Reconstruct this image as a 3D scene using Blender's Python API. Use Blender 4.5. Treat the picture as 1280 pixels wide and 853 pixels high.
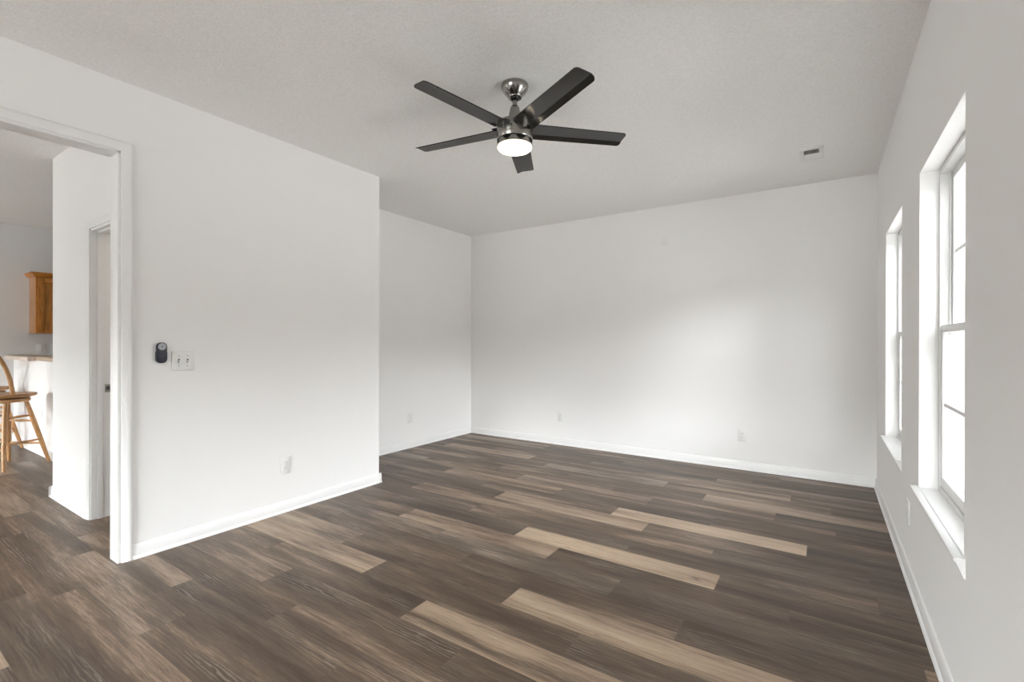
import bpy, bmesh, math, random
from mathutils import Vector, Matrix

for o in list(bpy.data.objects):
    bpy.data.objects.remove(o)
S = bpy.context.scene
COL = S.collection

# ------------------------------------------------------------------ camera, sky, sun, exposure
F_PX, YAW, PITCH, ROLL, CY = 589.81, 0.5862, -0.0016, 0.0021, 429.63
cam_d = bpy.data.cameras.new('camera')
cam = bpy.data.objects.new('camera', cam_d)
COL.objects.link(cam)
cam_d.sensor_width = 36.0
cam_d.lens = F_PX / 1280 * 36.0
cam_d.shift_y = (CY - 426.5) / 1280
cam_d.clip_start = 0.02
Fv = Vector((-math.sin(YAW) * math.cos(PITCH), math.cos(YAW) * math.cos(PITCH), math.sin(PITCH)))
R0 = Vector((math.cos(YAW), math.sin(YAW), 0))
U0 = R0.cross(Fv)
Rv = R0 * math.cos(ROLL) + U0 * math.sin(ROLL)
Uv = -R0 * math.sin(ROLL) + U0 * math.cos(ROLL)
M = Matrix.Identity(4)
for i in range(3):
    M[i][0], M[i][1], M[i][2] = Rv[i], Uv[i], -Fv[i]
M.translation = Vector((0, 0, 1.258))
cam.matrix_world = M
S.camera = cam

S.view_settings.view_transform = 'Standard'
S.view_settings.look = 'None'
S.view_settings.gamma = 1.0
S.view_settings.use_curve_mapping = False
S.view_settings.exposure = 1.65
S.cycles.use_denoising = True
S.cycles.max_bounces = 14
S.cycles.diffuse_bounces = 8
S.cycles.transparent_max_bounces = 16
S.cycles.sample_clamp_indirect = 6.0

SKY, SKY_BACK, TREES, GROUND = 5.5, 15.0, 1.2, 2.9   # overcast sky to the east, brighter to the south; dark treeline; sunlit ground
w = bpy.data.worlds.new('overcast_sky')
S.world = w
w.use_nodes = True
nt = w.node_tree
nt.nodes.clear()
def wn(t, **k):
    n = nt.nodes.new(t)
    for a, b in k.items():
        setattr(n, a, b)
    return n
tc = wn('ShaderNodeTexCoord')
sx = wn('ShaderNodeSeparateXYZ')
nt.links.new(tc.outputs['Generated'], sx.inputs[0])
az = wn('ShaderNodeMapRange'); az.inputs['From Min'].default_value = -0.1; az.inputs['From Max'].default_value = 0.95
az.inputs['To Min'].default_value = SKY; az.inputs['To Max'].default_value = SKY_BACK
neg = wn('ShaderNodeMath', operation='MULTIPLY'); neg.inputs[1].default_value = -1
nt.links.new(sx.outputs['Y'], neg.inputs[0]); nt.links.new(neg.outputs[0], az.inputs['Value'])
el = wn('ShaderNodeMapRange', interpolation_type='SMOOTHSTEP')
el.inputs['From Min'].default_value = 0.10; el.inputs['From Max'].default_value = 0.20
nt.links.new(sx.outputs['Z'], el.inputs['Value'])
mx = wn('ShaderNodeMix', data_type='FLOAT'); 
gr = wn('ShaderNodeMapRange', interpolation_type='SMOOTHSTEP')
gr.inputs['From Min'].default_value = -0.16; gr.inputs['From Max'].default_value = -0.04
gr.inputs['To Min'].default_value = GROUND; gr.inputs['To Max'].default_value = TREES
nt.links.new(sx.outputs['Z'], gr.inputs['Value']); nt.links.new(gr.outputs[0], mx.inputs['A'])
nt.links.new(el.outputs[0], mx.inputs['Factor']); 
hz = wn('ShaderNodeMapRange')                        # bright haze low down, duller overhead
hz.inputs['From Min'].default_value = 0.15; hz.inputs['From Max'].default_value = 0.75
hz.inputs['To Min'].default_value = 1.35; hz.inputs['To Max'].default_value = 0.55
nt.links.new(sx.outputs['Z'], hz.inputs['Value'])
hm = wn('ShaderNodeMath', operation='MULTIPLY')
nt.links.new(az.outputs[0], hm.inputs[0]); nt.links.new(hz.outputs[0], hm.inputs[1]); nt.links.new(hm.outputs[0], mx.inputs['B'])
cmx = wn('ShaderNodeMix', data_type='RGBA')
cmx.inputs['A'].default_value = (0.99, 0.985, 0.985, 1); cmx.inputs['B'].default_value = (0.965, 0.985, 1.03, 1)
nt.links.new(el.outputs[0], cmx.inputs['Factor'])
bg = wn('ShaderNodeBackground')
nt.links.new(cmx.outputs['Result'], bg.inputs['Color']); nt.links.new(mx.outputs['Result'], bg.inputs['Strength'])
out = wn('ShaderNodeOutputWorld'); nt.links.new(bg.outputs[0], out.inputs[0])

def portal(loc, rot, sx_, sy_):
    d = bpy.data.lights.new('window_portal', 'AREA'); d.shape = 'RECTANGLE'
    d.size, d.size_y = sx_, sy_
    d.cycles.is_portal = True
    o = bpy.data.objects.new('window_portal', d); COL.objects.link(o)
    o.location = loc; o.rotation_euler = rot

def daylight(loc, rot, sx_, sy_, watts):
    # fill lamp added outside an invented rear opening to brighten the rooms
    d = bpy.data.lights.new('window_daylight', 'AREA'); d.shape = 'RECTANGLE'
    d.size, d.size_y, d.energy = sx_, sy_, watts
    d.color = (1.0, 0.99, 0.98)
    o = bpy.data.objects.new('window_daylight', d); COL.objects.link(o)
    o.location = loc; o.rotation_euler = rot
REAR = [(-3.1, -0.8, 0.45, 2.1), (-7.8, -6.0, 0.0, 2.1)]   # invented rear openings, added for fill light: x0,x1,z0,z1
for (x0_, x1_, z0_, z1_), w_ in zip(REAR, (5, 23)):
    daylight(((x0_ + x1_) / 2, -3.24, (z0_ + z1_) / 2), (math.radians(90), 0, 0), x1_ - x0_, z1_ - z0_, w_)

# ------------------------------------------------------------------ room dimensions
H = 2.743
XR, XL, XL2, YB, YE = 0.3763, -3.3377, -4.1341, 5.1856, 2.8694
YREAR, XK = -3.1, -8.53
WT = 0.16
WIN = [(2.085, 2.975), (3.60, 4.485)]
WZ0, WZ1 = 0.568, 2.077
OPEN_Y0, OPEN_Y1, OPEN_Z = -0.50, 1.002, 2.342
LW = 0.115

# ------------------------------------------------------------------ materials
def mat(name):
    m = bpy.data.materials.new(name); m.use_nodes = True
    t = m.node_tree
    return m, t, t.nodes['Principled BSDF']
def N(t, typ, ins=None, **k):
    n = t.nodes.new(typ)
    for a, b in k.items():
        setattr(n, a, b)
    for a, b in (ins or {}).items():
        n.inputs[a].default_value = b
    return n
def bump(t, b, scale, strength, dist, detail=3, coord='Object', rough=0.5):
    c = N(t, 'ShaderNodeTexCoord')
    n = N(t, 'ShaderNodeTexNoise', {'Scale': scale, 'Detail': detail, 'Roughness': rough})
    t.links.new(c.outputs[coord], n.inputs['Vector'])
    bp = N(t, 'ShaderNodeBump', {'Strength': strength, 'Distance': dist})
    t.links.new(n.outputs['Fac'], bp.inputs['Height'])
    t.links.new(bp.outputs['Normal'], b.inputs['Normal'])
    return n
def plain(name, col, rough=0.5, metal=0.0, spec=0.5, bs=None):
    m, t, b = mat(name)
    b.inputs['Base Color'].default_value = (*col, 1); b.inputs['Roughness'].default_value = rough
    b.inputs['Metallic'].default_value = metal; b.inputs['Specular IOR Level'].default_value = spec
    c = N(t, 'ShaderNodeTexCoord')
    n = N(t, 'ShaderNodeTexNoise', {'Scale': 9.0, 'Detail': 2.0})
    t.links.new(c.outputs['Object'], n.inputs['Vector'])
    mr = N(t, 'ShaderNodeMapRange', {'To Min': max(0.02, rough - 0.03), 'To Max': rough + 0.03})
    t.links.new(n.outputs['Fac'], mr.inputs['Value']); t.links.new(mr.outputs[0], b.inputs['Roughness'])
    if bs:
        bump(t, b, *bs)
    return m
M_WALL = plain('wall_paint', (0.86, 0.855, 0.85), 0.62, spec=0.25, bs=(160, 0.06, 0.002))
M_KWALL = plain('kitchen_paint', (0.77, 0.77, 0.77), 0.6, spec=0.25, bs=(160, 0.06, 0.002))
M_TRIM = plain('trim_paint', (0.82, 0.82, 0.815), 0.33)
M_VINYL = plain('window_vinyl', (0.74, 0.74, 0.73), 0.35)
M_PATCH = plain('patch_paint', (0.83, 0.825, 0.82), 0.7)
M_PLATE = plain('white_plastic', (0.80, 0.80, 0.79), 0.35)
M_SLOT = plain('dark_slot', (0.06, 0.06, 0.06), 0.6)
M_GREYSLOT = plain('grey_slot', (0.24, 0.24, 0.235), 0.6)
M_DUCT = plain('duct_shade', (0.035, 0.034, 0.032), 0.8)
M_NAVY = plain('navy_plastic', (0.012, 0.014, 0.03), 0.38)
M_PAD = plain('grey_pad', (0.42, 0.44, 0.47), 0.45)
M_PADMARK = plain('pad_marks', (0.10, 0.11, 0.13), 0.5)
M_BLADE = plain('black_blade', (0.020, 0.019, 0.017), 0.17, spec=0.5)
M_BLACK = plain('gloss_black', (0.008, 0.008, 0.008), 0.09, spec=0.7)
M_COUNTER = plain('tan_laminate', (0.52, 0.40, 0.29), 0.4)
M_CEDGE = plain('counter_edge', (0.72, 0.62, 0.55), 0.4)
M_STRIKE = plain('satin_nickel', (0.36, 0.35, 0.31), 0.42, 0.9)
M_STOOLBRASS = plain('swivel_steel', (0.10, 0.09, 0.08), 0.4, 0.8)

def ceiling_mat():
    m, t, b = mat('ceiling_texture')
    c = N(t, 'ShaderNodeTexCoord')
    n = N(t, 'ShaderNodeTexNoise', {'Scale': 75.0, 'Detail': 5.0, 'Roughness': 0.65})
    t.links.new(c.outputs['Object'], n.inputs['Vector'])
    r = N(t, 'ShaderNodeValToRGB')
    r.color_ramp.elements[0].position = 0.30; r.color_ramp.elements[0].color = (0.82, 0.815, 0.805, 1)
    r.color_ramp.elements[1].position = 0.66; r.color_ramp.elements[1].color = (0.91, 0.905, 0.895, 1)
    t.links.new(n.outputs['Fac'], r.inputs[0]); t.links.new(r.outputs[0], b.inputs['Base Color'])
    b.inputs['Roughness'].default_value = 0.9; b.inputs['Specular IOR Level'].default_value = 0.1
    bp = N(t, 'ShaderNodeBump', {'Strength': 0.55, 'Distance': 0.006})
    t.links.new(n.outputs['Fac'], bp.inputs['Height']); t.links.new(bp.outputs[0], b.inputs['Normal'])
    return m
M_CEIL = ceiling_mat()

def nickel_mat():
    m, t, b = mat('brushed_nickel')
    b.inputs['Metallic'].default_value = 1.0
    b.inputs['Base Color'].default_value = (0.33, 0.315, 0.295, 1)
    c = N(t, 'ShaderNodeTexCoord')
    mp = N(t, 'ShaderNodeMapping', {'Scale': (6, 6, 260)})
    n = N(t, 'ShaderNodeTexNoise', {'Scale': 3.0, 'Detail': 2.0})
    t.links.new(c.outputs['Object'], mp.inputs[0]); t.links.new(mp.outputs[0], n.inputs['Vector'])
    mr = N(t, 'ShaderNodeMapRange', {'To Min': 0.15, 'To Max': 0.25})
    t.links.new(n.outputs['Fac'], mr.inputs['Value']); t.links.new(mr.outputs[0], b.inputs['Roughness'])
    return m
M_NICKEL = nickel_mat()

def emit_mat(name, col, st):
    m, t, b = mat(name)
    b.inputs['Base Color'].default_value = (0.8, 0.8, 0.8, 1)
    b.inputs['Roughness'].default_value = 0.5
    b.inputs['Emission Color'].default_value = (*col, 1); b.inputs['Emission Strength'].default_value = st
    return m
def lamp_mat():
    m, t, b = mat('frosted_lamp')
    b.inputs['Base Color'].default_value = (0.8, 0.8, 0.8, 1); b.inputs['Roughness'].default_value = 0.5
    c = N(t, 'ShaderNodeTexCoord'); s_ = N(t, 'ShaderNodeSeparateXYZ'); t.links.new(c.outputs['Generated'], s_.inputs[0])
    r = N(t, 'ShaderNodeMapRange', {'From Min': 0.30, 'From Max': 0.95, 'To Min': 5.5, 'To Max': 0.30}, interpolation_type='SMOOTHSTEP')
    t.links.new(s_.outputs['Z'], r.inputs['Value']); t.links.new(r.outputs[0], b.inputs['Emission Strength'])
    b.inputs['Emission Color'].default_value = (1.0, 0.83, 0.60, 1)
    return m
M_LAMP = lamp_mat()

M_ADDED_LAMP = emit_mat('added_lamp_glow', (1.0, 0.90, 0.78), 9.0)

def glass_mat():
    m, t, b = mat('window_glass')
    t.nodes.remove(b)
    tr = N(t, 'ShaderNodeBsdfTransparent'); tr.inputs['Color'].default_value = (0.95, 0.96, 0.95, 1)
    gl = N(t, 'ShaderNodeBsdfGlossy', {'Roughness': 0.02})
    fr = N(t, 'ShaderNodeFresnel', {'IOR': 1.45})
    mul = N(t, 'ShaderNodeMath', {1: 0.8}, operation='MULTIPLY')
    mxs = N(t, 'ShaderNodeMixShader')
    t.links.new(fr.outputs[0], mul.inputs[0]); t.links.new(mul.outputs[0], mxs.inputs[0])
    t.links.new(tr.outputs[0], mxs.inputs[1]); t.links.new(gl.outputs[0], mxs.inputs[2])
    t.links.new(mxs.outputs[0], t.nodes['Material Output'].inputs[0])
    return m
M_GLASS = glass_mat()

def wood_mat(name, dark, light, scale=(3, 3, 26), rough=0.38, rings=False):
    m, t, b = mat(name)
    c = N(t, 'ShaderNodeTexCoord')
    mp = N(t, 'ShaderNodeMapping', {'Scale': scale})
    n = N(t, 'ShaderNodeTexNoise', {'Scale': 2.5, 'Detail': 6.0, 'Roughness': 0.6, 'Distortion': 0.6})
    t.links.new(c.outputs['Object'], mp.inputs[0]); t.links.new(mp.outputs[0], n.inputs['Vector'])
    r = N(t, 'ShaderNodeValToRGB')
    r.color_ramp.elements[0].position = 0.33; r.color_ramp.elements[0].color = (*dark, 1)
    r.color_ramp.elements[1].position = 0.68; r.color_ramp.elements[1].color = (*light, 1)
    t.links.new(n.outputs['Fac'], r.inputs[0]); t.links.new(r.outputs[0], b.inputs['Base Color'])
    b.inputs['Roughness'].default_value = rough
    return m
M_OAK = wood_mat('honey_oak', (0.33, 0.118, 0.014), (0.56, 0.235, 0.042), (26, 26, 3))
M_OAKEND = wood_mat('oak_end_panel', (0.36, 0.18, 0.085), (0.47, 0.25, 0.12), (26, 26, 3))
M_STOOL = wood_mat('stool_oak', (0.40, 0.20, 0.075), (0.58, 0.33, 0.15), (30, 30, 4))
M_SEATW = wood_mat('seat_oak', (0.30, 0.145, 0.055), (0.46, 0.25, 0.11), (4, 30, 30))

def floor_mat():
    m, t, b = mat('vinyl_plank')
    L = t.links.new
    at = N(t, 'ShaderNodeVertexColor', layer_name='plank')
    sp = N(t, 'ShaderNodeSeparateColor'); L(at.outputs['Color'], sp.inputs[0])
    uv = N(t, 'ShaderNodeUVMap', uv_map='plank_uv')
    su = N(t, 'ShaderNodeSeparateXYZ'); L(uv.outputs[0], su.inputs[0])
    rz = N(t, 'ShaderNodeMath', {1: 57.0}, operation='MULTIPLY'); L(sp.outputs[1], rz.inputs[0])
    cb = N(t, 'ShaderNodeCombineXYZ'); L(su.outputs[0], cb.inputs[0]); L(su.outputs[1], cb.inputs[1]); L(rz.outputs[0], cb.inputs[2])
    def noise(sc, scale, detail, rough=0.55, dist=0.0):
        mp = N(t, 'ShaderNodeMapping', {'Scale': sc}); L(cb.outputs[0], mp.inputs[0])
        n = N(t, 'ShaderNodeTexNoise', {'Scale': scale, 'Detail': detail, 'Roughness': rough, 'Distortion': dist})
        L(mp.outputs[0], n.inputs['Vector']); return n.outputs['Fac']
    def remap(v, a, b_, c, d, clamp=True):
        r = N(t, 'ShaderNodeMapRange', {'From Min': a, 'From Max': b_, 'To Min': c, 'To Max': d}); r.clamp = clamp
        L(v, r.inputs['Value']); return r.outputs[0]
    def add(a, c):
        n = N(t, 'ShaderNodeMath', operation='ADD'); L(a, n.inputs[0]); L(c, n.inputs[1]); return n.outputs[0]
    def mul(a, c):
        n = N(t, 'ShaderNodeMath', operation='MULTIPLY'); L(a, n.inputs[0]); L(c, n.inputs[1]); return n.outputs[0]
    broad = remap(noise((0.9, 9, 1), 1.0, 2.0, 0.5, 0.4), 0.30, 0.70, -0.36, 0.36)
    grain = remap(noise((5, 95, 1), 1.0, 5.0, 0.62, 0.3), 0.30, 0.72, -0.24, 0.24)
    fine = remap(noise((18, 330, 1), 1.0, 3.0, 0.6), 0.30, 0.70, -0.11, 0.11)
    v = remap(add(add(add(sp.outputs[0], broad), grain), fine), -0.3, 1.35, 0.0, 1.0)
    r = N(t, 'ShaderNodeValToRGB')
    cr = r.color_ramp
    cr.elements[0].position = 0.0; cr.elements[0].color = (0.052, 0.035, 0.024, 1)
    cr.elements[1].position = 1.0; cr.elements[1].color = (0.50, 0.40, 0.295, 1)
    e = cr.elements.new(0.34); e.color = (0.116, 0.083, 0.059, 1)
    e = cr.elements.new(0.57); e.color = (0.275, 0.208, 0.152, 1)
    L(v, r.inputs[0])
    # warm / cool tint between planks
    hv = N(t, 'ShaderNodeMix', data_type='RGBA', blend_type='MULTIPLY'); hv.inputs['Factor'].default_value = 1.0
    tint = N(t, 'ShaderNodeMix', data_type='RGBA')
    tint.inputs['A'].default_value = (1.04, 0.985, 0.93, 1); tint.inputs['B'].default_value = (0.97, 1.0, 1.03, 1)
    L(sp.outputs[2], tint.inputs['Factor']); L(r.outputs[0], hv.inputs['A']); L(tint.outputs['Result'], hv.inputs['B'])
    # cathedral figure: pale cerused lines over part of the plank
    mp = N(t, 'ShaderNodeMapping', {'Scale': (2.2, 20, 1)}); L(cb.outputs[0], mp.inputs[0])
    wv = N(t, 'ShaderNodeTexWave', {'Scale': 1.1, 'Distortion': 9.0, 'Detail': 3.0, 'Detail Scale': 1.6, 'Detail Roughness': 0.6}, wave_type='BANDS', bands_direction='Y')
    L(mp.outputs[0], wv.inputs['Vector'])
    lines = remap(wv.outputs['Fac'], 0.62, 0.95, 0.0, 1.0)
    msk = remap(noise((1.3, 7, 1), 1.0, 2.0), 0.52, 0.68, 0.0, 0.42)
    fig = N(t, 'ShaderNodeMix', data_type='RGBA', blend_type='MIX'); fig.inputs['B'].default_value = (0.36, 0.31, 0.26, 1)
    L(mul(lines, msk), fig.inputs['Factor']); L(hv.outputs['Result'], fig.inputs['A'])
    # dark knots and cracks
    kn = remap(noise((4.5, 22, 1), 1.0, 3.0, 0.6, 0.8), 0.66, 0.76, 0.0, 0.62)
    kx = N(t, 'ShaderNodeMix', data_type='RGBA'); kx.inputs['B'].default_value = (0.075, 0.055, 0.045, 1)
    L(kn, kx.inputs['Factor']); L(fig.outputs['Result'], kx.inputs['A'])
    # thin bevel line round each plank
    uv2 = N(t, 'ShaderNodeUVMap', uv_map='plank_edge'); s2 = N(t, 'ShaderNodeSeparateXYZ'); L(uv2.outputs[0], s2.inputs[0])
    mn = N(t, 'ShaderNodeMath', operation='MINIMUM'); L(s2.outputs[0], mn.inputs[0]); L(s2.outputs[1], mn.inputs[1])
    ed = remap(mn.outputs[0], 0.0006, 0.0018, 0.45, 0.0)
    ex = N(t, 'ShaderNodeMix', data_type='RGBA'); ex.inputs['B'].default_value = (0.07, 0.055, 0.045, 1)
    L(ed, ex.inputs['Factor']); L(kx.outputs['Result'], ex.inputs['A'])
    L(ex.outputs['Result'], b.inputs['Base Color'])
    L(remap(v, 0.0, 1.0, 0.44, 0.36), b.inputs['Roughness'])
    b.inputs['Specular IOR Level'].default_value = 0.36
    bp = N(t, 'ShaderNodeBump', {'Strength': 0.12, 'Distance': 0.002}); L(v, bp.inputs['Height']); L(bp.outputs[0], b.inputs['Normal'])
    return m
M_FLOOR = floor_mat()

# ------------------------------------------------------------------ mesh helpers
class MB:
    def __init__(self):
        self.bm = bmesh.new()
    def _add(self, verts, faces, smooth=False):
        vs = [self.bm.verts.new(v) for v in verts]
        for f in faces:
            try:
                fc = self.bm.faces.new([vs[i] for i in f]); fc.smooth = smooth
            except ValueError:
                pass
        return self
    def box(self, x0, x1, y0, y1, z0, z1, bev=0.0, mtx=None):
        t = bmesh.new()
        bmesh.ops.create_cube(t, size=1.0)
        for v in t.verts:
            v.co = Vector(((x0 + x1) / 2 + v.co.x * (x1 - x0), (y0 + y1) / 2 + v.co.y * (y1 - y0), (z0 + z1) / 2 + v.co.z * (z1 - z0)))
        if bev > 0:
            bmesh.ops.bevel(t, geom=t.edges[:], offset=bev, segments=2, affect='EDGES', profile=0.5)
        if mtx is not None:
            bmesh.ops.transform(t, matrix=mtx, verts=t.verts)
        return self.merge(t)
    def merge(self, t):
        t.verts.ensure_lookup_table()
        mp = {v: self.bm.verts.new(v.co) for v in t.verts}
        for f in t.faces:
            nf = self.bm.faces.new([mp[v] for v in f.verts]); nf.smooth = f.smooth
        t.free()
        return self
    def tube(self, pts, rad, seg=12, cap=True, flat=1.0):
        """round bar along pts; rad a number or one per point"""
        pts = [Vector(p) for p in pts]
        if not isinstance(rad, (list, tuple)):
            rad = [rad] * len(pts)
        tan0 = (pts[1] - pts[0]).normalized()
        up = Vector((0, 0, 1)) if abs(tan0.z) < 0.9 else Vector((1, 0, 0))
        u = tan0.cross(up).normalized()
        verts = []
        for i, p in enumerate(pts):
            tan = (pts[min(i + 1, len(pts) - 1)] - pts[max(i - 1, 0)]).normalized()
            u = (u - tan * u.dot(tan)).normalized(); v = tan.cross(u)
            for k in range(seg):
                a = 2 * math.pi * k / seg
                verts.append(p + u * math.cos(a) * rad[i] + v * math.sin(a) * rad[i] * flat)
        faces = [[i * seg + k, i * seg + (k + 1) % seg, (i + 1) * seg + (k + 1) % seg, (i + 1) * seg + k] for i in range(len(pts) - 1) for k in range(seg)]
        if cap:
            faces.append(list(range(seg))[::-1]); faces.append([(len(pts) - 1) * seg + k for k in range(seg)])
        return self._add(verts, faces, True)
    def lathe(self, prof, c=(0, 0, 0), seg=48, mtx=None):
        """profile of (r,z) round the z axis through c"""
        verts, faces = [], []
        for r, z in prof:
            for k in range(seg):
                a = 2 * math.pi * k / seg
                p = Vector((r * math.cos(a), r * math.sin(a), z))
                if mtx is not None:
                    p = mtx @ p
                verts.append(Vector(c) + p)
        for i in range(len(prof) - 1):
            for k in range(seg):
                faces.append([i * seg + k, i * seg + (k + 1) % seg, (i + 1) * seg + (k + 1) % seg, (i + 1) * seg + k])
        faces.append(list(range(seg))[::-1]); faces.append([(len(prof) - 1) * seg + k for k in range(seg)])
        return self._add(verts, faces, True)
    def prism(self, poly, p0, p1, ax_u, ax_v):
        """closed polygon (u,v) swept from p0 to p1"""
        p0, p1, au, av = Vector(p0), Vector(p1), Vector(ax_u), Vector(ax_v)
        n = len(poly)
        verts = [p + au * u + av * v for p in (p0, p1) for u, v in poly]
        faces = [[i, (i + 1) % n, n + (i + 1) % n, n + i] for i in range(n)] + [list(range(n))[::-1], list(range(n, 2 * n))]
        return self._add(verts, faces)
    def casing(self, prof, path, miters, normal):
        """profile (u outward, t off the wall) swept along path with mitred corners"""
        nv = Vector(normal); n = len(prof)
        verts = [Vector(p) + Vector(m) * u + nv * t for p, m in zip(path, miters) for u, t in prof]
        faces = [[i * n + k, i * n + (k + 1) % n, (i + 1) * n + (k + 1) % n, (i + 1) * n + k] for i in range(len(path) - 1) for k in range(n)]
        faces += [list(range(n))[::-1], [(len(path) - 1) * n + k for k in range(n)]]
        return self._add(verts, faces)
    def build(self, name, m, parent=None, loc=None):
        bmesh.ops.recalc_face_normals(self.bm, faces=self.bm.faces[:])
        me = bpy.data.meshes.new(name); self.bm.to_mesh(me); self.bm.free()
        me.materials.append(m)
        try:
            me.set_sharp_from_angle(angle=math.radians(38))
        except Exception:
            pass
        o = bpy.data.objects.new(name, me); COL.objects.link(o)
        if loc is not None:
            me.transform(Matrix.Translation(-Vector(loc))); o.location = loc
        if parent is not None:
            me.transform(parent_mtx(parent).inverted())
            o.parent = parent
        return o

def parent_mtx(o):
    m = Matrix.LocRotScale(o.location, o.rotation_euler, o.scale)
    if o.parent is not None:
        return parent_mtx(o.parent) @ m
    return m
def empty(name, loc):
    o = bpy.data.objects.new(name, None); o.empty_display_size = 0.05
    COL.objects.link(o); o.location = loc
    return o
def tag(o, label, cat, group=None):
    o['label'] = label; o['category'] = cat
    if group:
        o['group'] = group
    return o
def struct(o, label=None, cat=None):
    o['kind'] = 'structure'
    if label:
        o['label'] = label
    if cat:
        o['category'] = cat
    return o
def copy_tree(o, parent=None):
    c = o.copy(); COL.objects.link(c)
    if parent is not None:
        c.parent = parent
    for ch in list(o.children):
        copy_tree(ch, c)
    return c

# ------------------------------------------------------------------ floor: planks run along X, 0.1772 m wide, 1.22 m long
PW, PL, Y00 = 0.1772, 1.22, 1.51
X0F, X1F, Y0F, Y1F = XK - 0.15, XR + 0.12, YREAR - 0.12, YB + 0.1
# row: (a joint's x, {left end of a plank (rounded to the joint grid index): tone}) tones 0 dark .. 1 pale
ROWS = {
 -7: (-2.63, {-1: .85, 0: .35}), -6: (-2.10, {-1: .30, 0: .30}), -5: (-1.95, {-1: .38, 0: .33}),
 -4: (-2.45, {-1: .64, 0: .38, -2: .40}), -3: (-1.57, {-1: .27, 0: .44, -2: .52}), -2: (-2.10, {-1: .40, 0: .24}),
 -1: (-1.24, {-1: .30, 0: .40, -2: .42}), 0: (-1.617, {-1: .27, 0: .70, 1: .45}), 1: (-2.10, {-1: .78, 0: .20, 1: .50}),
 2: (-1.30, {-2: .76, -1: .30, 0: .82, 1: .3}), 3: (-1.75, {-1: .38, 0: .18, 1: .24, -2: .36}), 4: (-0.90, {-1: .52, 0: .18, -2: .46}),
 5: (-1.355, {-2: .30, -1: .76, 0: .16, 1: .26}), 6: (-0.47, {-2: .22, -1: .88, 0: .20, -3: .30}), 7: (-1.005, {-2: .32, -1: .46, 0: .26, 1: .2}),
 8: (-0.56, {-3: .36, -2: .66, -1: .58, 0: .24}), 9: (-1.02, {-2: .24, -1: .74, 0: .32, 1: .42}), 10: (-0.09, {-1: .92, -2: .36, 0: .16, -3: .42}),
 11: (-0.66, {-2: .68, -1: .24, 0: .24, -3: .38}), 12: (-1.16, {-1: .72, 0: .28, 1: .22, -2: .52}), 13: (-0.30, {-1: .48, 0: .22, -2: .56, -3: .42}),
 14: (-0.82, {0: .80, -1: .34, -2: .50}), 15: (0.04, {-2: .76, -1: .50, 0: .26, -3: .40}), 16: (-0.23, {-3: .78, -2: .34, -1: .68, 0: .10}),
 17: (-0.83, {0: .58, -1: .36, -2: .44}), 18: (-0.55, {0: .18, -1: .40, -2: .34, -3: .44}), 19: (-0.35, {0: .44, -1: .30, -2: .38}), 20: (-0.9, {0: .3, -1: .36}),
}
rnd = random.Random(11)
def make_floor():
    bm = bmesh.new()
    cl = bm.loops.layers.color.new('plank')
    u1 = bm.loops.layers.uv.new('plank_uv'); u2 = bm.loops.layers.uv.new('plank_edge')
    k = math.floor((Y0F - Y00) / PW)
    while Y00 + k * PW < Y1F:
        ya, yb = max(Y0F, Y00 + k * PW), min(Y1F, Y00 + (k + 1) * PW)
        ph, tones = ROWS.get(k, (rnd.uniform(-1.2, 0), {}))
        j = math.floor((X0F - ph) / PL)
        while ph + j * PL < X1F:
            xa, xb = max(X0F, ph + j * PL), min(X1F, ph + (j + 1) * PL)
            tone = tones.get(j, rnd.choice([.22, .28, .33, .38, .44, .55, .68]))
            tone += 0.05
            r1, r2 = rnd.random(), rnd.random()
            f = bm.faces.new([bm.verts.new((x, y, 0)) for x, y in ((xa, ya), (xb, ya), (xb, yb), (xa, yb))])
            for l in f.loops:
                x, y = l.vert.co.x, l.vert.co.y
                l[cl] = (tone, r1, r2, 1)
                l[u1].uv = (x - xa + r1 * 9, y - ya + r2 * 5)
            j += 1
        k += 1
    # split every plank so that the edge-distance map is exact: u to the ends, v to the sides
    for f in list(bm.faces):
        xs = [l.vert.co.x for l in f.loops]; ys = [l.vert.co.y for l in f.loops]
        x0, x1, y0, y1 = min(xs), max(xs), min(ys), max(ys)
        base = f.loops[0][cl].copy(); o1 = f.loops[0][u1].uv.copy()
        bm.faces.remove(f)
        xm, ym = (x0 + x1) / 2, (y0 + y1) / 2
        for ax, bx in ((x0, xm), (xm, x1)):
            for ay, by in ((y0, ym), (ym, y1)):
                q = bm.faces.new([bm.verts.new((x, y, 0)) for x, y in ((ax, ay), (bx, ay), (bx, by), (ax, by))])
                for l in q.loops:
                    x, y = l.vert.co.x, l.vert.co.y
                    l[cl] = base; l[u1].uv = (o1.x + x - x0, o1.y + y - y0)
                    l[u2].uv = (min(x - x0, x1 - x), min(y - y0, y1 - y))
    for v in [v for v in bm.verts if not v.link_faces]:
        bm.verts.remove(v)
    c = [bm.verts.new((x, y, z)) for z in (-0.12, -0.001) for x, y in ((X0F, Y0F), (X1F, Y0F), (X1F, Y1F), (X0F, Y1F))]
    for f in ((3, 2, 1, 0), (0, 1, 5, 4), (1, 2, 6, 5), (2, 3, 7, 6), (3, 0, 4, 7)):
        bm.faces.new([c[i] for i in f])
    me = bpy.data.meshes.new('floor'); bm.to_mesh(me); bm.free(); me.materials.append(M_FLOOR)
    o = bpy.data.objects.new('floor', me); COL.objects.link(o)
    return o
struct(make_floor(), 'brown and tan wood-look plank floor', 'floor')

# ------------------------------------------------------------------ room shell
struct(MB().box(X0F, X1F, Y0F, Y1F, H, H + 0.12).build('ceiling', M_CEIL), 'white sprayed-texture ceiling', 'ceiling')

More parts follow.
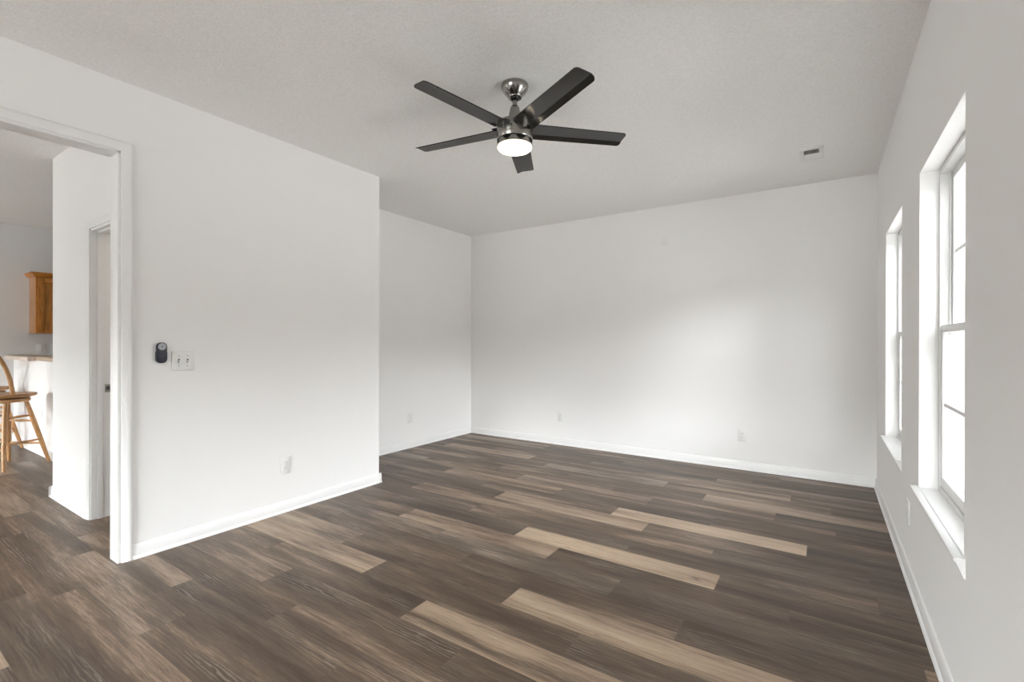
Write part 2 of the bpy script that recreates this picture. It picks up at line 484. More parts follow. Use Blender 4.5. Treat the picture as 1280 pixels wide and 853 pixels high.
def wall_with_holes(mb, axis, a0, a1, s0, s1, holes):
    """a = thickness range on the wall's normal axis, s = span, holes = (s0,s1,z0,z1)"""
    def bx(p0, p1, z0, z1):
        if p1 - p0 < 1e-4 or z1 - z0 < 1e-4:
            return
        if axis == 'x':
            mb.box(a0, a1, p0, p1, z0, z1)
        else:
            mb.box(p0, p1, a0, a1, z0, z1)
    cur = s0
    for h0, h1, z0, z1 in sorted(holes):
        bx(cur, h0, 0, H); bx(h0, h1, 0, z0); bx(h0, h1, z1, H); cur = h1
    bx(cur, s1, 0, H)
    return mb
struct(wall_with_holes(MB(), 'x', XR, XR + WT, Y0F, Y1F, [(a, b, WZ0 - 0.02, WZ1) for a, b in WIN]).build('wall_right', M_WALL), 'white wall with the two windows', 'wall')
struct(MB().box(XL2 - 0.12, XR, YB, YB + 0.12, 0, H).build('wall_back', M_WALL), 'white far wall', 'wall')
struct(MB().box(XL2 - 0.115, XL2, YE - 0.115, YB, 0, H).build('wall_alcove', M_WALL), 'white recessed wall left of the far corner', 'wall')
mbw = wall_with_holes(MB(), 'x', XL - LW, XL, YREAR, YE - 0.115, [(OPEN_Y0, OPEN_Y1, 0, OPEN_Z)])
mbw.box(XL2, XL, YE - 0.115, YE, 0, H)
struct(mbw.build('wall_left', M_WALL), 'white wall with the cased opening', 'wall')
HW_Y, HW_X = 1.13, -5.232
HD0, HD1, HDZ = -4.318, -3.50, 2.052      # hall closet door opening
mbh = wall_with_holes(MB(), 'y', HW_Y, HW_Y + 0.115, HW_X, XL - LW, [(HD0, HD1, 0, HDZ)])
mbh.box(HW_X, HW_X + 0.115, HW_Y + 0.115, YB, 0, H)
struct(mbh.build('wall_hall', M_WALL), 'white hallway wall with the closet door opening', 'wall')
struct(MB().box(HW_X + 0.115, XL2 - 0.115, 2.6, 2.7, 0, H).build('wall_closet', M_WALL), 'white closet rear wall', 'wall')
struct(MB().box(XK - 0.12, XK, Y0F, Y1F, 0, H).build('wall_kitchen', M_KWALL), 'grey kitchen wall behind the cabinet', 'wall')
struct(MB().box(XK, HW_X, YB, YB + 0.1, 0, H).build('wall_kitchen_end', M_KWALL), 'kitchen end wall', 'wall')
struct(wall_with_holes(MB(), 'y', YREAR - 0.12, YREAR, XK, XR, [(a, b, c, d) for a, b, c, d in REAR]).build('wall_rear', M_WALL), 'white wall behind the camera', 'wall')
struct(MB().box(XK, -6.2, 1.48, 1.60, 0, 1.045).build('wall_bar', M_WALL), 'white half wall carrying the breakfast bar', 'wall')

# baseboards with shoe moulding
BASE = [(0, 0), (0.021, 0), (0.021, 0.006), (0.017, 0.015), (0.012, 0.019), (0.012, 0.062), (0.009, 0.070), (0.008, 0.078), (0.004, 0.083), (0, 0.084)]
def base(mb, p0, p1, nrm):
    return mb.prism(BASE, p0, p1, nrm, (0, 0, 1))
CW = 0.055          # casing width
b = MB()
base(b, (XL, OPEN_Y1 + CW, 0), (XL, YE + 0.021, 0), (1, 0, 0)); base(b, (XL + 0.021, YE, 0), (XL2, YE, 0), (0, 1, 0))
struct(b.build('baseboard_left', M_TRIM))
struct(base(MB(), (XL2, YE, 0), (XL2, YB, 0), (1, 0, 0)).build('baseboard_alcove', M_TRIM))
struct(base(MB(), (XL2, YB, 0), (XR, YB, 0), (0, -1, 0)).build('baseboard_back', M_TRIM))
struct(base(MB(), (XR, YREAR, 0), (XR, YB, 0), (-1, 0, 0)).build('baseboard_right', M_TRIM))
b = MB()
base(b, (HW_X - 0.021, HW_Y, 0), (HD0 - CW, HW_Y, 0), (0, -1, 0)); base(b, (HW_X, HW_Y - 0.021, 0), (HW_X, YB, 0), (-1, 0, 0))
struct(b.build('baseboard_hall', M_TRIM))
struct(base(MB(), (XK, 1.48, 0), (-6.2, 1.48, 0), (0, -1, 0)).build('baseboard_bar', M_TRIM))

# cased opening
CAS = [(0.004, 0), (0.004, 0.009), (0.008, 0.012), (0.020, 0.013), (0.024, 0.016), (0.040, 0.018), (0.048, 0.018), (0.053, 0.015), (0.055, 0.012), (0.055, 0)]
def cased(name, axis, face, nrm, s0, s1, ztop, lbl, depth0, depth1):
    root = empty(name, (face if axis == 'x' else s0, s0 if axis == 'x' else face, 0))
    def pt(s, z, f):
        return (f, s, z) if axis == 'x' else (s, f, z)
    def dr(s, z):
        return (0, s, z) if axis == 'x' else (s, 0, z)
    def ring(f, n):
        m = MB()
        m.casing(CAS, [pt(s0, 0, f), pt(s0, ztop, f), pt(s1, ztop, f), pt(s1, 0, f)],
                 [dr(-1, 0), dr(-1, 1), dr(1, 1), dr(1, 0)], n)
        return m
    nv = Vector((nrm, 0, 0)) if axis == 'x' else Vector((0, nrm, 0))
    ring(face, nv).build('casing', M_TRIM, root)
    other = depth1 if abs(depth0 - face) < 1e-6 else depth0
    ring(other, -nv).build('casing', M_TRIM, root)
    m = MB(); d0, d1 = min(depth0, depth1), max(depth0, depth1); t = 0.012
    def bx(sa, sb, za, zb, da, db, bev=0.001):
        if axis == 'x':
            m.box(da, db, sa, sb, za, zb, bev)
        else:
            m.box(sa, sb, da, db, za, zb, bev)
    bx(s0 - 0.001, s0 + t, 0, ztop, d0 - 0.001, d1 + 0.001); bx(s1 - t, s1 + 0.001, 0, ztop, d0 - 0.001, d1 + 0.001)
    bx(s0, s1, ztop - t, ztop + 0.001, d0 - 0.001, d1 + 0.001)
    m.build('jamb', M_TRIM, root)
    return struct(root, lbl, 'door frame'), bx
t1, _ = cased('trim_1', 'x', XL, 1, OPEN_Y0, OPEN_Y1, OPEN_Z, 'white moulded casing around the wide opening to the hall', XL - LW, XL)
d1, _ = cased('door_1', 'y', HW_Y, -1, HD0, HD1, HDZ, 'white closet door frame in the hallway', HW_Y, HW_Y + 0.115)
m = MB()
m.box(HD0 + 0.011, HD0 + 0.023, HW_Y + 0.030, HW_Y + 0.062, 0, HDZ - 0.011, 0.002)
m.box(HD1 - 0.023, HD1 - 0.011, HW_Y + 0.030, HW_Y + 0.062, 0, HDZ - 0.011, 0.002)
m.box(HD0 + 0.011, HD1 - 0.011, HW_Y + 0.030, HW_Y + 0.062, HDZ - 0.023, HDZ - 0.011, 0.002)
m.build('door_stop', M_TRIM, d1)
m = MB()
sx0, sy, sz = HD0 + 0.0125, HW_Y + 0.092, 0.925
m.box(sx0 - 0.001, sx0 + 0.0015, sy - 0.018, sy - 0.011, sz - 0.029, sz + 0.029, 0.0004)
m.box(sx0 - 0.001, sx0 + 0.0015, sy + 0.011, sy + 0.022, sz - 0.029, sz + 0.029, 0.0004)
m.box(sx0 - 0.001, sx0 + 0.0015, sy - 0.012, sy + 0.012, sz - 0.029, sz - 0.014, 0.0004)
m.box(sx0 - 0.001, sx0 + 0.0015, sy - 0.012, sy + 0.012, sz + 0.014, sz + 0.029, 0.0004)
sp = m.build('strike_plate', M_STRIKE, d1); sp['label'] = 'satin metal strike plate'
MB().box(sx0 - 0.001, sx0 + 0.0005, sy - 0.0115, sy + 0.0115, sz - 0.0145, sz + 0.0145).build('latch_hole', M_SLOT, sp)

# unseen ceiling lamp added in the small room to brighten its door jamb
cl = tag(empty('added_ceiling_light', (-4.35, 1.95, H)), 'unseen flush ceiling light added to light the small room off the hall', 'ceiling light')
MB().lathe([(0.02, H - 0.001), (0.15, H - 0.001), (0.15, H - 0.02), (0.02, H - 0.02)], (-4.35, 1.95, 0), 32).build('added_lamp_base', M_NICKEL, cl)
MB().lathe([(0.02, H - 0.02), (0.14, H - 0.02), (0.125, H - 0.055), (0.08, H - 0.08), (0.002, H - 0.088)], (-4.35, 1.95, 0), 32).build('added_lamp_glass', M_ADDED_LAMP, cl)

# ------------------------------------------------------------------ windows (double hung, drywall returns, wooden stool)
def make_window(n, y0, y1, lbl):
    root = struct(empty('window_%d' % n, (XR, (y0 + y1) / 2, WZ0)), lbl, 'window')
    z0, z1 = WZ0, WZ1
    fx0, fx1 = 0.446, 0.530
    fr = MB()
    ft = 0.022
    def ring(mb, xa, xb, ya, yb, za, zb, ws, wb, wt, bev=0.003):
        mb.box(xa, xb, ya, ya + ws, za, zb, bev); mb.box(xa, xb, yb - ws, yb, za, zb, bev)
        mb.box(xa, xb, ya + ws - .002, yb - ws + .002, za, za + wb, bev); mb.box(xa, xb, ya + ws - .002, yb - ws + .002, zb - wt, zb, bev)
    ring(fr, fx0, fx1, y0, y1, z0, z1, ft, 0.024, ft)
    # parting stop between the sash tracks
    for ya in (y0 + ft - 0.002, y1 - ft - 0.010):
        fr.box(0.478, 0.486, ya, ya + 0.012, z0 + 0.02, z1 - 0.02, 0.001)
    fr.build('window_frame', M_VINYL, root)
    zm = 1.326
    def sash(name, xa, xb, za, zb, wb, wt):
        s = MB()
        ya, yb = y0 + ft + 0.002, y1 - ft - 0.002
        ring(s, xa, xb, ya, yb, za, zb, 0.034, wb, wt, 0.004)
        so = s.build(name, M_VINYL, root)
        xm = (xa + xb) / 2
        MB().box(xm - 0.0015, xm + 0.0015, ya + 0.03, yb - 0.03, za + wb - 0.004, zb - wt + 0.004).build('pane', M_GLASS, so)
        g = MB(); zc = (za + wb + zb - wt) / 2; yc = (ya + yb) / 2
        g.box(xm - 0.006, xm + 0.006, ya + 0.031, yb - 0.031, zc - 0.009, zc + 0.009, 0.002)
        g.box(xm - 0.0055, xm + 0.0055, yc - 0.009, yc + 0.009, za + wb - .002, zb - wt + .002, 0.002)
        g.build('muntin', M_VINYL, so)
        return so
    sash('lower_sash', 0.451, 0.477, z0 + 0.026, zm + 0.018, 0.046, 0.034)
    sash('upper_sash', 0.487, 0.513, zm - 0.018, z1 - 0.020, 0.034, 0.036)
    # stool with coved apron under its nosing
    st = MB()
    st.box(XR - 0.002, fx0 + 0.01, y0 + 0.0005, y1 - 0.0005, z0 - 0.020, z0)
    st.prism([(x - XR, z) for x, z in [(XR, z0 - 0.0165), (XR, z0), (0.352, z0), (0.3475, z0 - 0.003), (0.346, z0 - 0.008), (0.3475, z0 - 0.013), (0.351, z0 - 0.0165)]], (XR, y0 - 0.022, 0), (XR, y1 + 0.022, 0), (1, 0, 0), (0, 0, 1))
    sill = st.build('sill', M_TRIM, root)
    ap = MB()
    ap.prism([(0, z0 - 0.0165), (0.352 - XR, z0 - 0.0165), (0.3555 - XR, z0 - 0.024), (0.362 - XR, z0 - 0.040), (0.369 - XR, z0 - 0.058), (0.3725 - XR, z0 - 0.066), (0, z0 - 0.068)],
             (XR, y0 - 0.022, 0), (XR, y1 + 0.022, 0), (1, 0, 0), (0, 0, 1))
    ap.build('apron', M_TRIM, root)
    portal((XR + WT + 0.02, (y0 + y1) / 2, (z0 + z1) / 2), (0, math.radians(90), 0), z1 - z0, y1 - y0)
    return root
make_window(1, *WIN[0], 'nearer white double-hung window in the right wall')
make_window(2, *WIN[1], 'farther white double-hung window close to the far corner')
for i, (x0, x1, z0, z1) in enumerate(REAR):  # these openings are invented, put in to carry the fill lamps
    root = struct(empty('window_%d' % (3 + i), ((x0 + x1) / 2, YREAR, 0)), 'unseen white window added behind the camera for fill light' if i == 0 else 'unseen white patio door added in the dining area for fill light', 'window')
    fr = MB(); yc = YREAR - 0.06
    xm = (x0 + x1) / 2
    for a, b_ in ((x0, x0 + 0.07), (xm - 0.05, xm + 0.05), (x1 - 0.07, x1)):
        fr.box(a, b_, yc - 0.03, yc + 0.03, z0, z1, 0.003)
    fr.box(x0, x1, yc - 0.03, yc + 0.03, z0, z0 + 0.08, 0.003); fr.box(x0, x1, yc - 0.03, yc + 0.03, z1 - 0.07, z1, 0.003)
    fo = fr.build('window_frame', M_VINYL, root)
    MB().box(x0 + 0.06, x1 - 0.06, yc - 0.002, yc + 0.002, z0 + 0.07, z1 - 0.06).build('pane', M_GLASS, fo)

# ------------------------------------------------------------------ ceiling fan
FX, FY = -1.494, 2.274
fan = tag(empty('ceiling_fan', (FX, FY, H)), 'brushed nickel ceiling fan with five black blades and a lit round lamp', 'ceiling fan')
c = (FX, FY, 0)
MB().lathe([(0.030, H - 0.002), (0.078, H - 0.002), (0.079, H - 0.010), (0.074, H - 0.028), (0.060, H - 0.050), (0.044, H - 0.066), (0.040, H - 0.070), (0.0385, H - 0.0755), (0.030, H - 0.0765)], c).build('canopy', M_NICKEL, fan)
MB().lathe([(0.0265, H - 0.070), (0.0265, H - 0.083), (0.020, H - 0.090), (0.010, H - 0.092)], c, 32).build('canopy_ring', M_BLACK, fan)
MB().lathe([(0.0135, H - 0.085), (0.0135, 2.585)], c, 24).build('downrod', M_NICKEL, fan)
MB().lathe([(0.014, 2.622), (0.021, 2.620), (0.026, 2.612), (0.034, 2.575), (0.040, 2.545), (0.040, 2.520)], c, 32).build('coupling', M_NICKEL, fan)
MB().lathe([(0.040, 2.5225), (0.094, 2.5225), (0.1035, 2.519), (0.1065, 2.512), (0.1055, 2.470), (0.1035, 2.426), (0.101, 2.4225), (0.06, 2.4225)], c, 64).build('motor_housing', M_NICKEL, fan)
MB().lathe([(0.06, 2.423), (0.0985, 2.423), (0.0985, 2.4165), (0.06, 2.4165)], c, 64).build('gap_ring', M_BLACK, fan)
MB().lathe([(0.06, 2.417), (0.101, 2.417), (0.1028, 2.414), (0.1015, 2.394), (0.098, 2.391), (0.06, 2.391)], c, 64).build('light_ring', M_NICKEL, fan)
lamp = MB().lathe([(0.05, 2.393), (0.0975, 2.393), (0.0985, 2.386), (0.097, 2.378), (0.090, 2.371), (0.070, 2.366), (0.035, 2.3635), (0.002, 2.363)], c, 64).build('lamp_diffuser', M_LAMP, fan)
lamp['label'] = 'glowing frosted lamp'
ZB = 2.486
def blade_mb(part):
    """blade along +x; the strip along its +y edge bends down"""
    mb = MB()
    r0, r1, rc, th = 0.095, 0.664, 0.020, 0.006
    w0, w1, ws = 0.067, 0.059, 0.031            # half width at root and tip, width of the bent strip
    if part == 'blade':
        # columns across the blade (s -1..1), rounded at the tip corners
        cols = [-1, -0.98, -0.93, -0.85, -0.72, -0.64, -0.3, 0.1, 1 - 2 * ws / (2 * w1) - 0.06, 1 - ws / w1, 1 - ws / w1 + 0.06, 0.72, 0.85, 0.93, 0.98, 1]
        vs = []
        for s in cols:
            d = (1 - abs(s)) * w1
            rend = r1 - (rc - math.sqrt(max(0, rc * rc - (rc - d) ** 2)) if d < rc else 0)
            for k in range(9):
                r = r0 + (rend - r0) * k / 8
                hw = w0 + (w1 - w0) * (r - r0) / (r1 - r0)
                y = s * hw
                over = max(0, y - (hw - ws))
                vs.append((r, y, -over * math.tan(math.radians(22))))
        n = len(cols); nv = len(vs)
        fs = [[i * 9 + k, i * 9 + k + 1, (i + 1) * 9 + k + 1, (i + 1) * 9 + k] for i in range(n - 1) for k in range(8)]
        f2 = [[nv + j for j in f][::-1] for f in fs]
        rim = [k for k in range(9)] + [i * 9 + 8 for i in range(1, n)] + [(n - 1) * 9 + k for k in range(7, -1, -1)] + [i * 9 for i in range(n - 2, 0, -1)]
        side = [[rim[i], rim[(i + 1) % len(rim)], nv + rim[(i + 1) % len(rim)], nv + rim[i]] for i in range(len(rim))]
        mb._add(vs + [(x, y, z + th) for x, y, z in vs], fs + f2 + side)
    else:
        mb.box(0.070, 0.125, -0.050, 0.050, 0.0065, 0.014, 0.002)
    return mb
for k in range(5):
    mt = Matrix.Translation((FX, FY, ZB)) @ Matrix.Rotation(math.radians(44.5 + 72 * k), 4, 'Z') @ Matrix.Rotation(math.radians(-5), 4, 'X')
    bl = None
    for part, mm in (('blade', M_BLADE), ('blade_bracket', M_BLACK)):
        q = blade_mb(part)
        bmesh.ops.transform(q.bm, matrix=mt, verts=q.bm.verts)
        o_ = q.build(part, mm, bl or fan)
        bl = bl or o_

# ------------------------------------------------------------------ ceiling register
vx0, vx1, vy0, vy1 = -0.172, -0.014, 4.212, 4.495
vent = tag(empty('ceiling_vent', ((vx0 + vx1) / 2, (vy0 + vy1) / 2, H)), 'white ceiling air vent with slatted centre near the far right corner', 'vent')
m = MB(); zt, zb_ = H - 0.0005, H - 0.010
ix0, ix1, iy0, iy1 = vx0 + 0.030, vx1 - 0.030, vy0 + 0.045, vy1 - 0.035
for a in ((vx0, vx1, vy0, iy0), (vx0, vx1, iy1, vy1), (vx0, ix0, iy0 - .002, iy1 + .002), (ix1, vx1, iy0 - .002, iy1 + .002)):
    m.box(a[0], a[1], a[2], a[3], zb_, zt, 0.002)
m.build('vent_frame', M_PLATE, vent)
MB().box(ix0 - .002, ix1 + .002, iy0 - .002, iy1 + .002, H - 0.0015, H - 0.0004).build('duct_shade_plate', M_DUCT, vent)  # dark plate, no hole cut: its colour stands for shade inside the duct
nS = 10
for k in range(nS):
    y = iy0 + (k + 0.5) * (iy1 - iy0) / nS
    far = k < nS // 2
    tilt = math.radians(30 if far else -10)
    mt = Matrix.Translation(((ix0 + ix1) / 2, y, H - 0.0065)) @ Matrix.Rotation(tilt, 4, 'X')
    hw = 0.0085 if far else 0.0098
    MB().box(-(ix1 - ix0) / 2 - .001, (ix1 - ix0) / 2 + .001, -hw, hw, -0.0005, 0.0005, mtx=mt).build('slat', M_PLATE, vent)

# ------------------------------------------------------------------ wall plates
def frame_on(face_axis, sgn):
    """matrix: local x along the wall (to the viewer's right), y up, z out of the wall"""
    if face_axis == 'x' and sgn > 0:
        return Matrix(((0, 0, 1, 0), (1, 0, 0, 0), (0, 1, 0, 0), (0, 0, 0, 1)))
    if face_axis == 'x':
        return Matrix(((0, 0, -1, 0), (-1, 0, 0, 0), (0, 1, 0, 0), (0, 0, 0, 1)))
    return Matrix(((1, 0, 0, 0), (0, 0, -1, 0), (0, 1, 0, 0), (0, 0, 0, 1)))
def xf(mb, mt):
    bmesh.ops.transform(mb.bm, matrix=mt, verts=mb.bm.verts); return mb
def plate(mb, w_, h_):
    return mb.box(-w_ / 2, w_ / 2, -h_ / 2, h_ / 2, 0.0002, 0.006, 0.0022)
def outlet(loc, axis, sgn, label, w_=0.079, h_=0.127, slot=None):
    mt = Matrix.Translation(loc) @ frame_on(axis, sgn)
    o = tag(empty('wall_outlet', loc), label, 'electrical outlet', 'electrical outlets')
    xf(plate(MB(), w_, h_), mt).build('wall_plate', M_PLATE, o)
    for s in (1, -1):
        f = MB().lathe([(0.0168, 0.0055), (0.0168, 0.0078), (0.0155, 0.0085), (0.001, 0.0085)], (0, 0, 0), 24)
        for v in f.bm.verts:
            v.co.y = max(-0.0135, min(0.0135, v.co.y)) + s * 0.0195
        fo = xf(f, mt).build('receptacle', M_PLATE, o)
        q = MB()
        q.box(-0.0075, -0.0052, s * 0.0195 - 0.001, s * 0.0195 + 0.0075, 0.0084, 0.0088)
        q.box(0.0052, 0.0075, s * 0.0195 - 0.000, s * 0.0195 + 0.0065, 0.0084, 0.0088)
        q.lathe([(0.0026, 0.0084), (0.0026, 0.0088)], (0, s * 0.0195 - 0.0065, 0), 10)
        xf(q, mt).build('slots', slot or M_GREYSLOT, fo)
    xf(MB().lathe([(0.003, 0.0055), (0.003, 0.0068), (0.001, 0.0072)], (0, 0, 0), 12), mt).build('screw', M_GREYSLOT, o)
    return o
outlet((XL, 1.986, 0.346), 'x', 1, 'white outlet low on the left wall beside the doorway')
outlet((XL2, 4.028, 0.360), 'x', 1, 'white outlet low on the recessed wall left of the far corner')
outlet((-2.716, YB, 0.350), 'y', -1, 'white outlet on the far wall, the one nearer the left corner')
outlet((-0.686, YB, 0.345), 'y', -1, 'white outlet on the far wall, the one nearer the windows')
outlet((XR, 3.295, 0.355), 'x', -1, 'white outlet edge-on under the windows on the right wall')

def blank(loc, axis, sgn, label, w_, h_, name='cover_plate'):
    mt = Matrix.Translation(loc) @ frame_on(axis, sgn)
    q = MB().box(-w_ / 2, w_ / 2, -h_ / 2, h_ / 2, 0.0002, 0.0022, 0.0008)
    o = xf(q, mt).build(name, M_WALL, None, loc)
    return tag(o, label, 'cover plate')
blank((XL2, 4.247, 0.363), 'x', 1, 'small flush painted cover beside the outlet on the recessed wall', 0.07, 0.028)
mt = Matrix.Translation((-1.446, YB, 2.365)) @ frame_on('y', -1)
q = MB().lathe([(0.058, 0.0002), (0.058, 0.0012), (0.055, 0.0018), (0.002, 0.0018)], (0, 0, 0), 40)
tag(xf(q, mt).build('round_cover_plate', M_PATCH, None, (-1.446, YB, 2.365)), 'faint round painted cover high on the far wall', 'cover plate')

# double toggle switch
loc = (XL, 1.316, 1.141)
mt = Matrix.Translation(loc) @ frame_on('x', 1)
sw = tag(empty('light_switch', loc), 'white double toggle light switch plate beside the doorway', 'light switch')
xf(plate(MB(), 0.124, 0.122), mt).build('wall_plate', M_PLATE, sw)
for x in (-0.024, 0.024):
    q = MB(); q.box(x - 0.006, x + 0.006, -0.013, 0.013, 0.0055, 0.0064, 0.0006)
    so = xf(q, mt).build('toggle_frame', M_GREYSLOT, sw)
    tm = mt @ Matrix.Translation((x, -0.002, 0.006)) @ Matrix.Rotation(math.radians(28), 4, 'X')
    xf(MB().box(-0.0042, 0.0042, -0.0045, 0.0045, -0.002, 0.013, 0.0014), tm).build('toggle', M_PLATE, so)
    for y in (-0.031, 0.031):
        xf(MB().lathe([(0.003, 0.0055), (0.003, 0.0066), (0.001, 0.007)], (x, y, 0), 12), mt).build('screw', M_GREYSLOT, sw)

# fan remote in its wall cradle
loc = (XL, 1.200, 1.193)
mt = Matrix.Translation(loc) @ frame_on('x', 1)
def stadium(w_, h_, r, z0, z1, z2, ins, yo=0.0, n=10):
    mb = MB(); verts, faces = [], []
    def loop(d, z):
        o = []
        rr = r - d
        for cx, cy, a0 in ((w_ / 2 - r, h_ / 2 - r, 0), (-w_ / 2 + r, h_ / 2 - r, 90), (-w_ / 2 + r, -h_ / 2 + r, 180), (w_ / 2 - r, -h_ / 2 + r, 270)):
            for k in range(n + 1):
                a = math.radians(a0 + 90 * k / n)
                o.append((cx + rr * math.cos(a), yo + cy + rr * math.sin(a), z))
        return o
    L_ = [loop(0, z0), loop(0, z1), loop(ins * 0.35, z1 + (z2 - z1) * 0.7), loop(ins, z2)]
    m_ = len(L_[0])
    for l in L_:
        verts += l
    for i in range(3):
        for k in range(m_):
            faces.append([i * m_ + k, i * m_ + (k + 1) % m_, (i + 1) * m_ + (k + 1) % m_, (i + 1) * m_ + k])
    faces.append(list(range(m_))[::-1]); faces.append([3 * m_ + k for k in range(m_)])
    return mb._add(verts, faces, True)
hold = tag(empty('remote_holder', loc), 'dark navy wall cradle holding the fan remote', 'remote holder')
xf(stadium(0.059, 0.086, 0.026, 0.0002, 0.010, 0.0135, 0.004, -0.019), mt).build('cradle', M_NAVY, hold)
RM = mt @ Matrix.Translation((-0.0035, 0, 0))
rem = tag(empty('fan_remote', (loc[0] + 0.01, loc[1], loc[2])), 'dark navy fan remote with round grey button pad in wall cradle', 'remote control')
xf(stadium(0.056, 0.124, 0.0278, 0.0138, 0.019, 0.025, 0.007, 0.002), RM).build('remote_body', M_NAVY, rem)
pad = xf(MB().lathe([(0.0205, 0.0245), (0.0205, 0.0262), (0.019, 0.0270), (0.001, 0.0270)], (0.0, 0.037, 0), 40), RM).build('button_pad', M_PAD, rem)
q = MB()
q.lathe([(0.0042, 0.0269), (0.0042, 0.0275), (0.001, 0.0276)], (0, 0.037, 0), 16)
for a, b_ in ((0.012, 0), (-0.012, 0), (0, 0.012), (0, -0.012)):
    q.lathe([(0.0018, 0.0269), (0.0018, 0.0274), (0.0005, 0.0275)], (a, 0.037 + b_, 0), 10)
xf(q, RM).build('buttons', M_PADMARK, pad)

# ------------------------------------------------------------------ kitchen beyond the opening
cab = tag(empty('wall_cabinet', (-8.36, 1.95, 1.365)), 'honey oak kitchen wall cabinet with crown moulding', 'cabinet')
cx0, cx1, cy0, cy1, cz0, cz1 = XK + 0.001, -8.225, 1.620, 2.42, 1.365, 2.10
bd = MB(); bd.box(cx0, cx1 - 0.019, cy0, cy1, cz0, cz1, 0.001)
bd.build('cabinet_body', M_OAKEND, cab)
ff = MB()
ff.box(cx1 - 0.020, cx1, cy0, cy0 + 0.04, cz0, cz1, 0.0015); ff.box(cx1 - 0.020, cx1, cy1 - 0.04, cy1, cz0, cz1, 0.0015)
ff.box(cx1 - 0.020, cx1, cy0 + .038, cy1 - .038, cz0, cz0 + 0.04, 0.0015); ff.box(cx1 - 0.020, cx1, cy0 + .038, cy1 - .038, cz1 - 0.05, cz1, 0.0015)
ff.build('face_frame', M_OAK, cab)
for ya, yb in ((cy0 + 0.026, (cy0 + cy1) / 2 - 0.003), ((cy0 + cy1) / 2 + 0.003, cy1 - 0.026)):
    za, zb2 = cz0 + 0.026, cz1 - 0.036
    dm = MB(); s_ = 0.055
    dm.box(cx1 + .0005, cx1 + 0.019, ya, ya + s_, za, zb2, 0.003); dm.box(cx1 + .0005, cx1 + 0.019, yb - s_, yb, za, zb2, 0.003)
    dm.box(cx1 + .0005, cx1 + 0.019, ya + s_ - .002, yb - s_ + .002, za, za + s_, 0.003); dm.box(cx1 + .0005, cx1 + 0.019, ya + s_ - .002, yb - s_ + .002, zb2 - s_, zb2, 0.003)
    do = dm.build('door', M_OAK, cab)
    MB().box(cx1 + .0005, cx1 + 0.010, ya + s_ - .004, yb - s_ + .004, za + s_ - .004, zb2 - s_ + .004, 0.003).build('panel', M_OAK, do)
CROWN = [(0, 0), (0.012, 0.0), (0.016, 0.010), (0.030, 0.028), (0.040, 0.042), (0.048, 0.046), (0.048, 0.056), (0, 0.056)]
cr = MB()
cr.casing(CROWN, [(cx0, cy0, cz1 - 0.028), (cx1, cy0, cz1 - 0.028), (cx1, cy1, cz1 - 0.028)], [(0, -1, 0), (1, -1, 0), (1, 0, 0)], (0, 0, 1))
cr.build('crown', M_OAK, cab)

ct = tag(empty('bar_counter', (-7.4, 1.54, 1.045)), 'tan laminate breakfast bar top on the white half wall', 'countertop')
m = MB(); m.box(XK + .001, -7.43, 1.40, 1.72, 1.0455, 1.088, 0.006); m.box(-7.436, -6.2, 1.462, 1.72, 1.0455, 1.088, 0.006)
m.build('countertop', M_COUNTER, ct)
m = MB(); m.box(XK + .001, -7.428, 1.394, 1.402, 1.043, 1.085, 0.003); m.box(-7.436, -7.424, 1.396, 1.46, 1.043, 1.085, 0.003)
e_ = m.build('edge_band', M_CEDGE, ct); e_['label'] = 'pale front edge'

outlet((XK, 1.735, 1.165), 'x', 1, 'white outlet on the grey kitchen wall below the oak cabinet', 0.10, 0.12, M_SLOT)
loc = (XK, 1.86, 1.168)
mt = Matrix.Translation(loc) @ frame_on('x', 1)
ks = tag(empty('light_switch', loc), 'white single switch plate on the kitchen wall below the cabinet', 'light switch')
xf(plate(MB(), 0.075, 0.125), mt).build('wall_plate', M_PLATE, ks)
xf(MB().box(-0.005, 0.005, -0.006, 0.010, 0.0055, 0.014, 0.001), mt).build('toggle', M_PLATE, ks)
outlet((-7.28, 1.48, 0.44), 'y', -1, 'white outlet on the half wall under the breakfast bar')

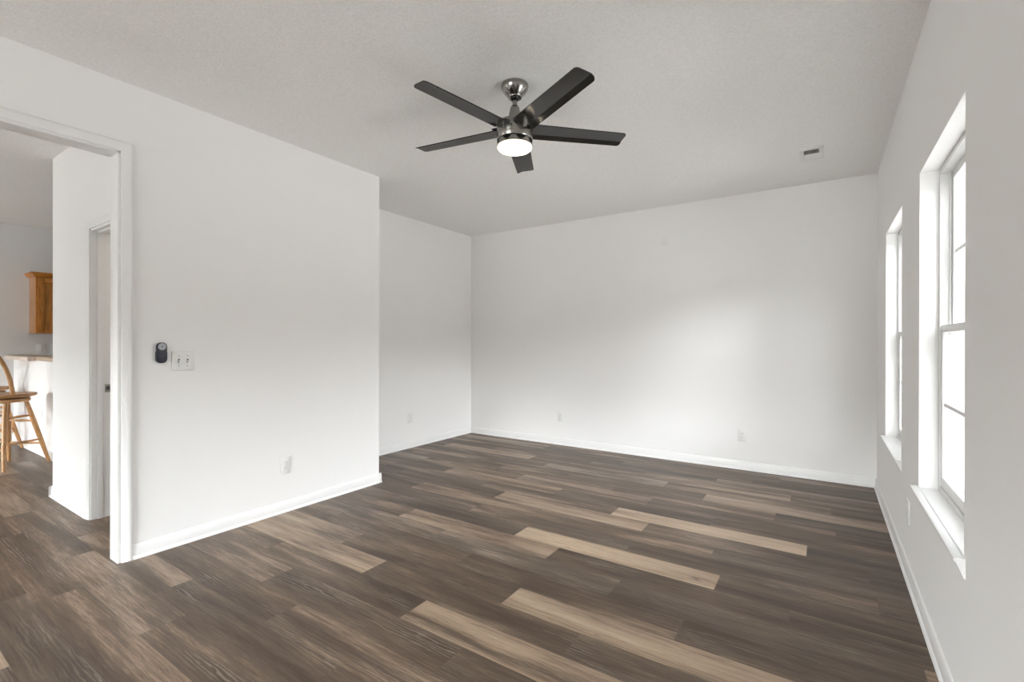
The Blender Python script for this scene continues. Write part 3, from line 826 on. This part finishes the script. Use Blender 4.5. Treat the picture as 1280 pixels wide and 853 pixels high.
def make_stool():
    SX, SY = -6.883, 1.145
    root = tag(empty('bar_stool', (SX, SY, 0)), 'honey oak swivel bar stool, the nearer one with its bow back in view', 'bar stool', 'stools at the breakfast bar')
    c = (SX, SY, 0)
    seat = MB().lathe([(0.02, 0.699), (0.19, 0.699), (0.212, 0.706), (0.222, 0.718), (0.222, 0.727), (0.214, 0.734), (0.17, 0.736), (0.08, 0.730), (0.002, 0.729)], c, 56).build('seat', M_SEATW, root)
    MB().lathe([(0.02, 0.686), (0.10, 0.686), (0.10, 0.6995), (0.02, 0.6995)], c, 32).build('swivel', M_STOOLBRASS, root)
    MB().lathe([(0.02, 0.650), (0.160, 0.650), (0.172, 0.656), (0.172, 0.682), (0.165, 0.6865), (0.02, 0.6865)], c, 48).build('seat_base', M_STOOL, root)
    tops, feet = [], []
    for k in range(4):
        a = -0.227 + k * math.pi / 2
        t = Vector((SX + 0.136 * math.cos(a), SY + 0.136 * math.sin(a), 0.662)); f = Vector((SX + 0.306 * math.cos(a), SY + 0.306 * math.sin(a), 0.0))
        tops.append(t); feet.append(f)
        pts = [t.lerp(f, s) for s in (0, .1, .35, .65, .9, 1)]
        lg = MB().tube(pts, [.016, .019, .0225, .021, .016, .0145], 14)
        for v in lg.bm.verts:
            v.co.z = max(v.co.z, 0.0005)
        lg.build('leg', M_STOOL, root)
    for zf, (i, j) in ((0.50, (0, 1)), (0.50, (2, 3)), (0.44, (1, 2)), (0.44, (3, 0)), (0.245, (0, 1)), (0.245, (2, 3)), (0.20, (1, 2)), (0.20, (3, 0))):
        s = 1 - zf / 0.662
        p, q_ = tops[i].lerp(feet[i], s), tops[j].lerp(feet[j], s)
        MB().tube([p.lerp(q_, u) for u in (0, .1, .3, .5, .7, .9, 1)], [.009, .010, .0125, .014, .0125, .010, .009], 10).build('stretcher', M_STOOL, root)
    # bow back
    bd = math.radians(-58); rr = 0.18
    ctr = Vector((SX, SY, 0)); out_ = Vector((math.cos(bd), math.sin(bd), 0)); side = Vector((-math.sin(bd), math.cos(bd), 0))
    def bow(u):      # u -1..1
        a = u * math.radians(62)
        p0 = ctr + (out_ * math.cos(math.radians(62)) + side * 0) * rr
        ww = math.sin(math.radians(62)) * rr
        # hoop: half superellipse in the leaning plane
        th = (u + 1) / 2 * math.pi
        xs = -math.cos(th); zs = math.sin(th)
        xs = math.copysign(abs(xs) ** 0.72, xs); zs = zs ** 0.80
        h_ = 0.50 * zs
        bulge = (1 - (xs) ** 2) * 0.085
        return p0 + side * (xs * ww * (1 + 0.10 * math.sin(min(1, h_ / 0.25) * math.pi * 0.5))) + out_ * (h_ * 0.20 + bulge) + Vector((0, 0, 0.730 + h_))
    MB().tube([bow(-1 + 2 * i / 40) for i in range(41)], 0.018, 12).build('bow', M_STOOL, root)
    for xs in (-0.66, -0.33, 0.0, 0.33, 0.66):
        best = min((bow(-1 + 2 * i / 200) for i in range(60, 141)), key=lambda p: abs((p - ctr).dot(side) - xs * 0.14))
        sb = ctr + out_ * math.sqrt(max(0, 0.185 ** 2 - (xs * 0.11) ** 2)) + side * xs * 0.11 + Vector((0, 0, 0.728))
        MB().tube([sb.lerp(best, u) for u in (0, .3, .6, 1)], [.008, .0095, .0075, .006], 8).build('spindle', M_STOOL, root)
    return root
stool = make_stool()
s2 = copy_tree(stool)
s2.location = stool.location + Vector((-1.12, 0.005, 0))
s2['label'] = 'honey oak bar stool behind the nearer stool, only a leg and seat edge showing'
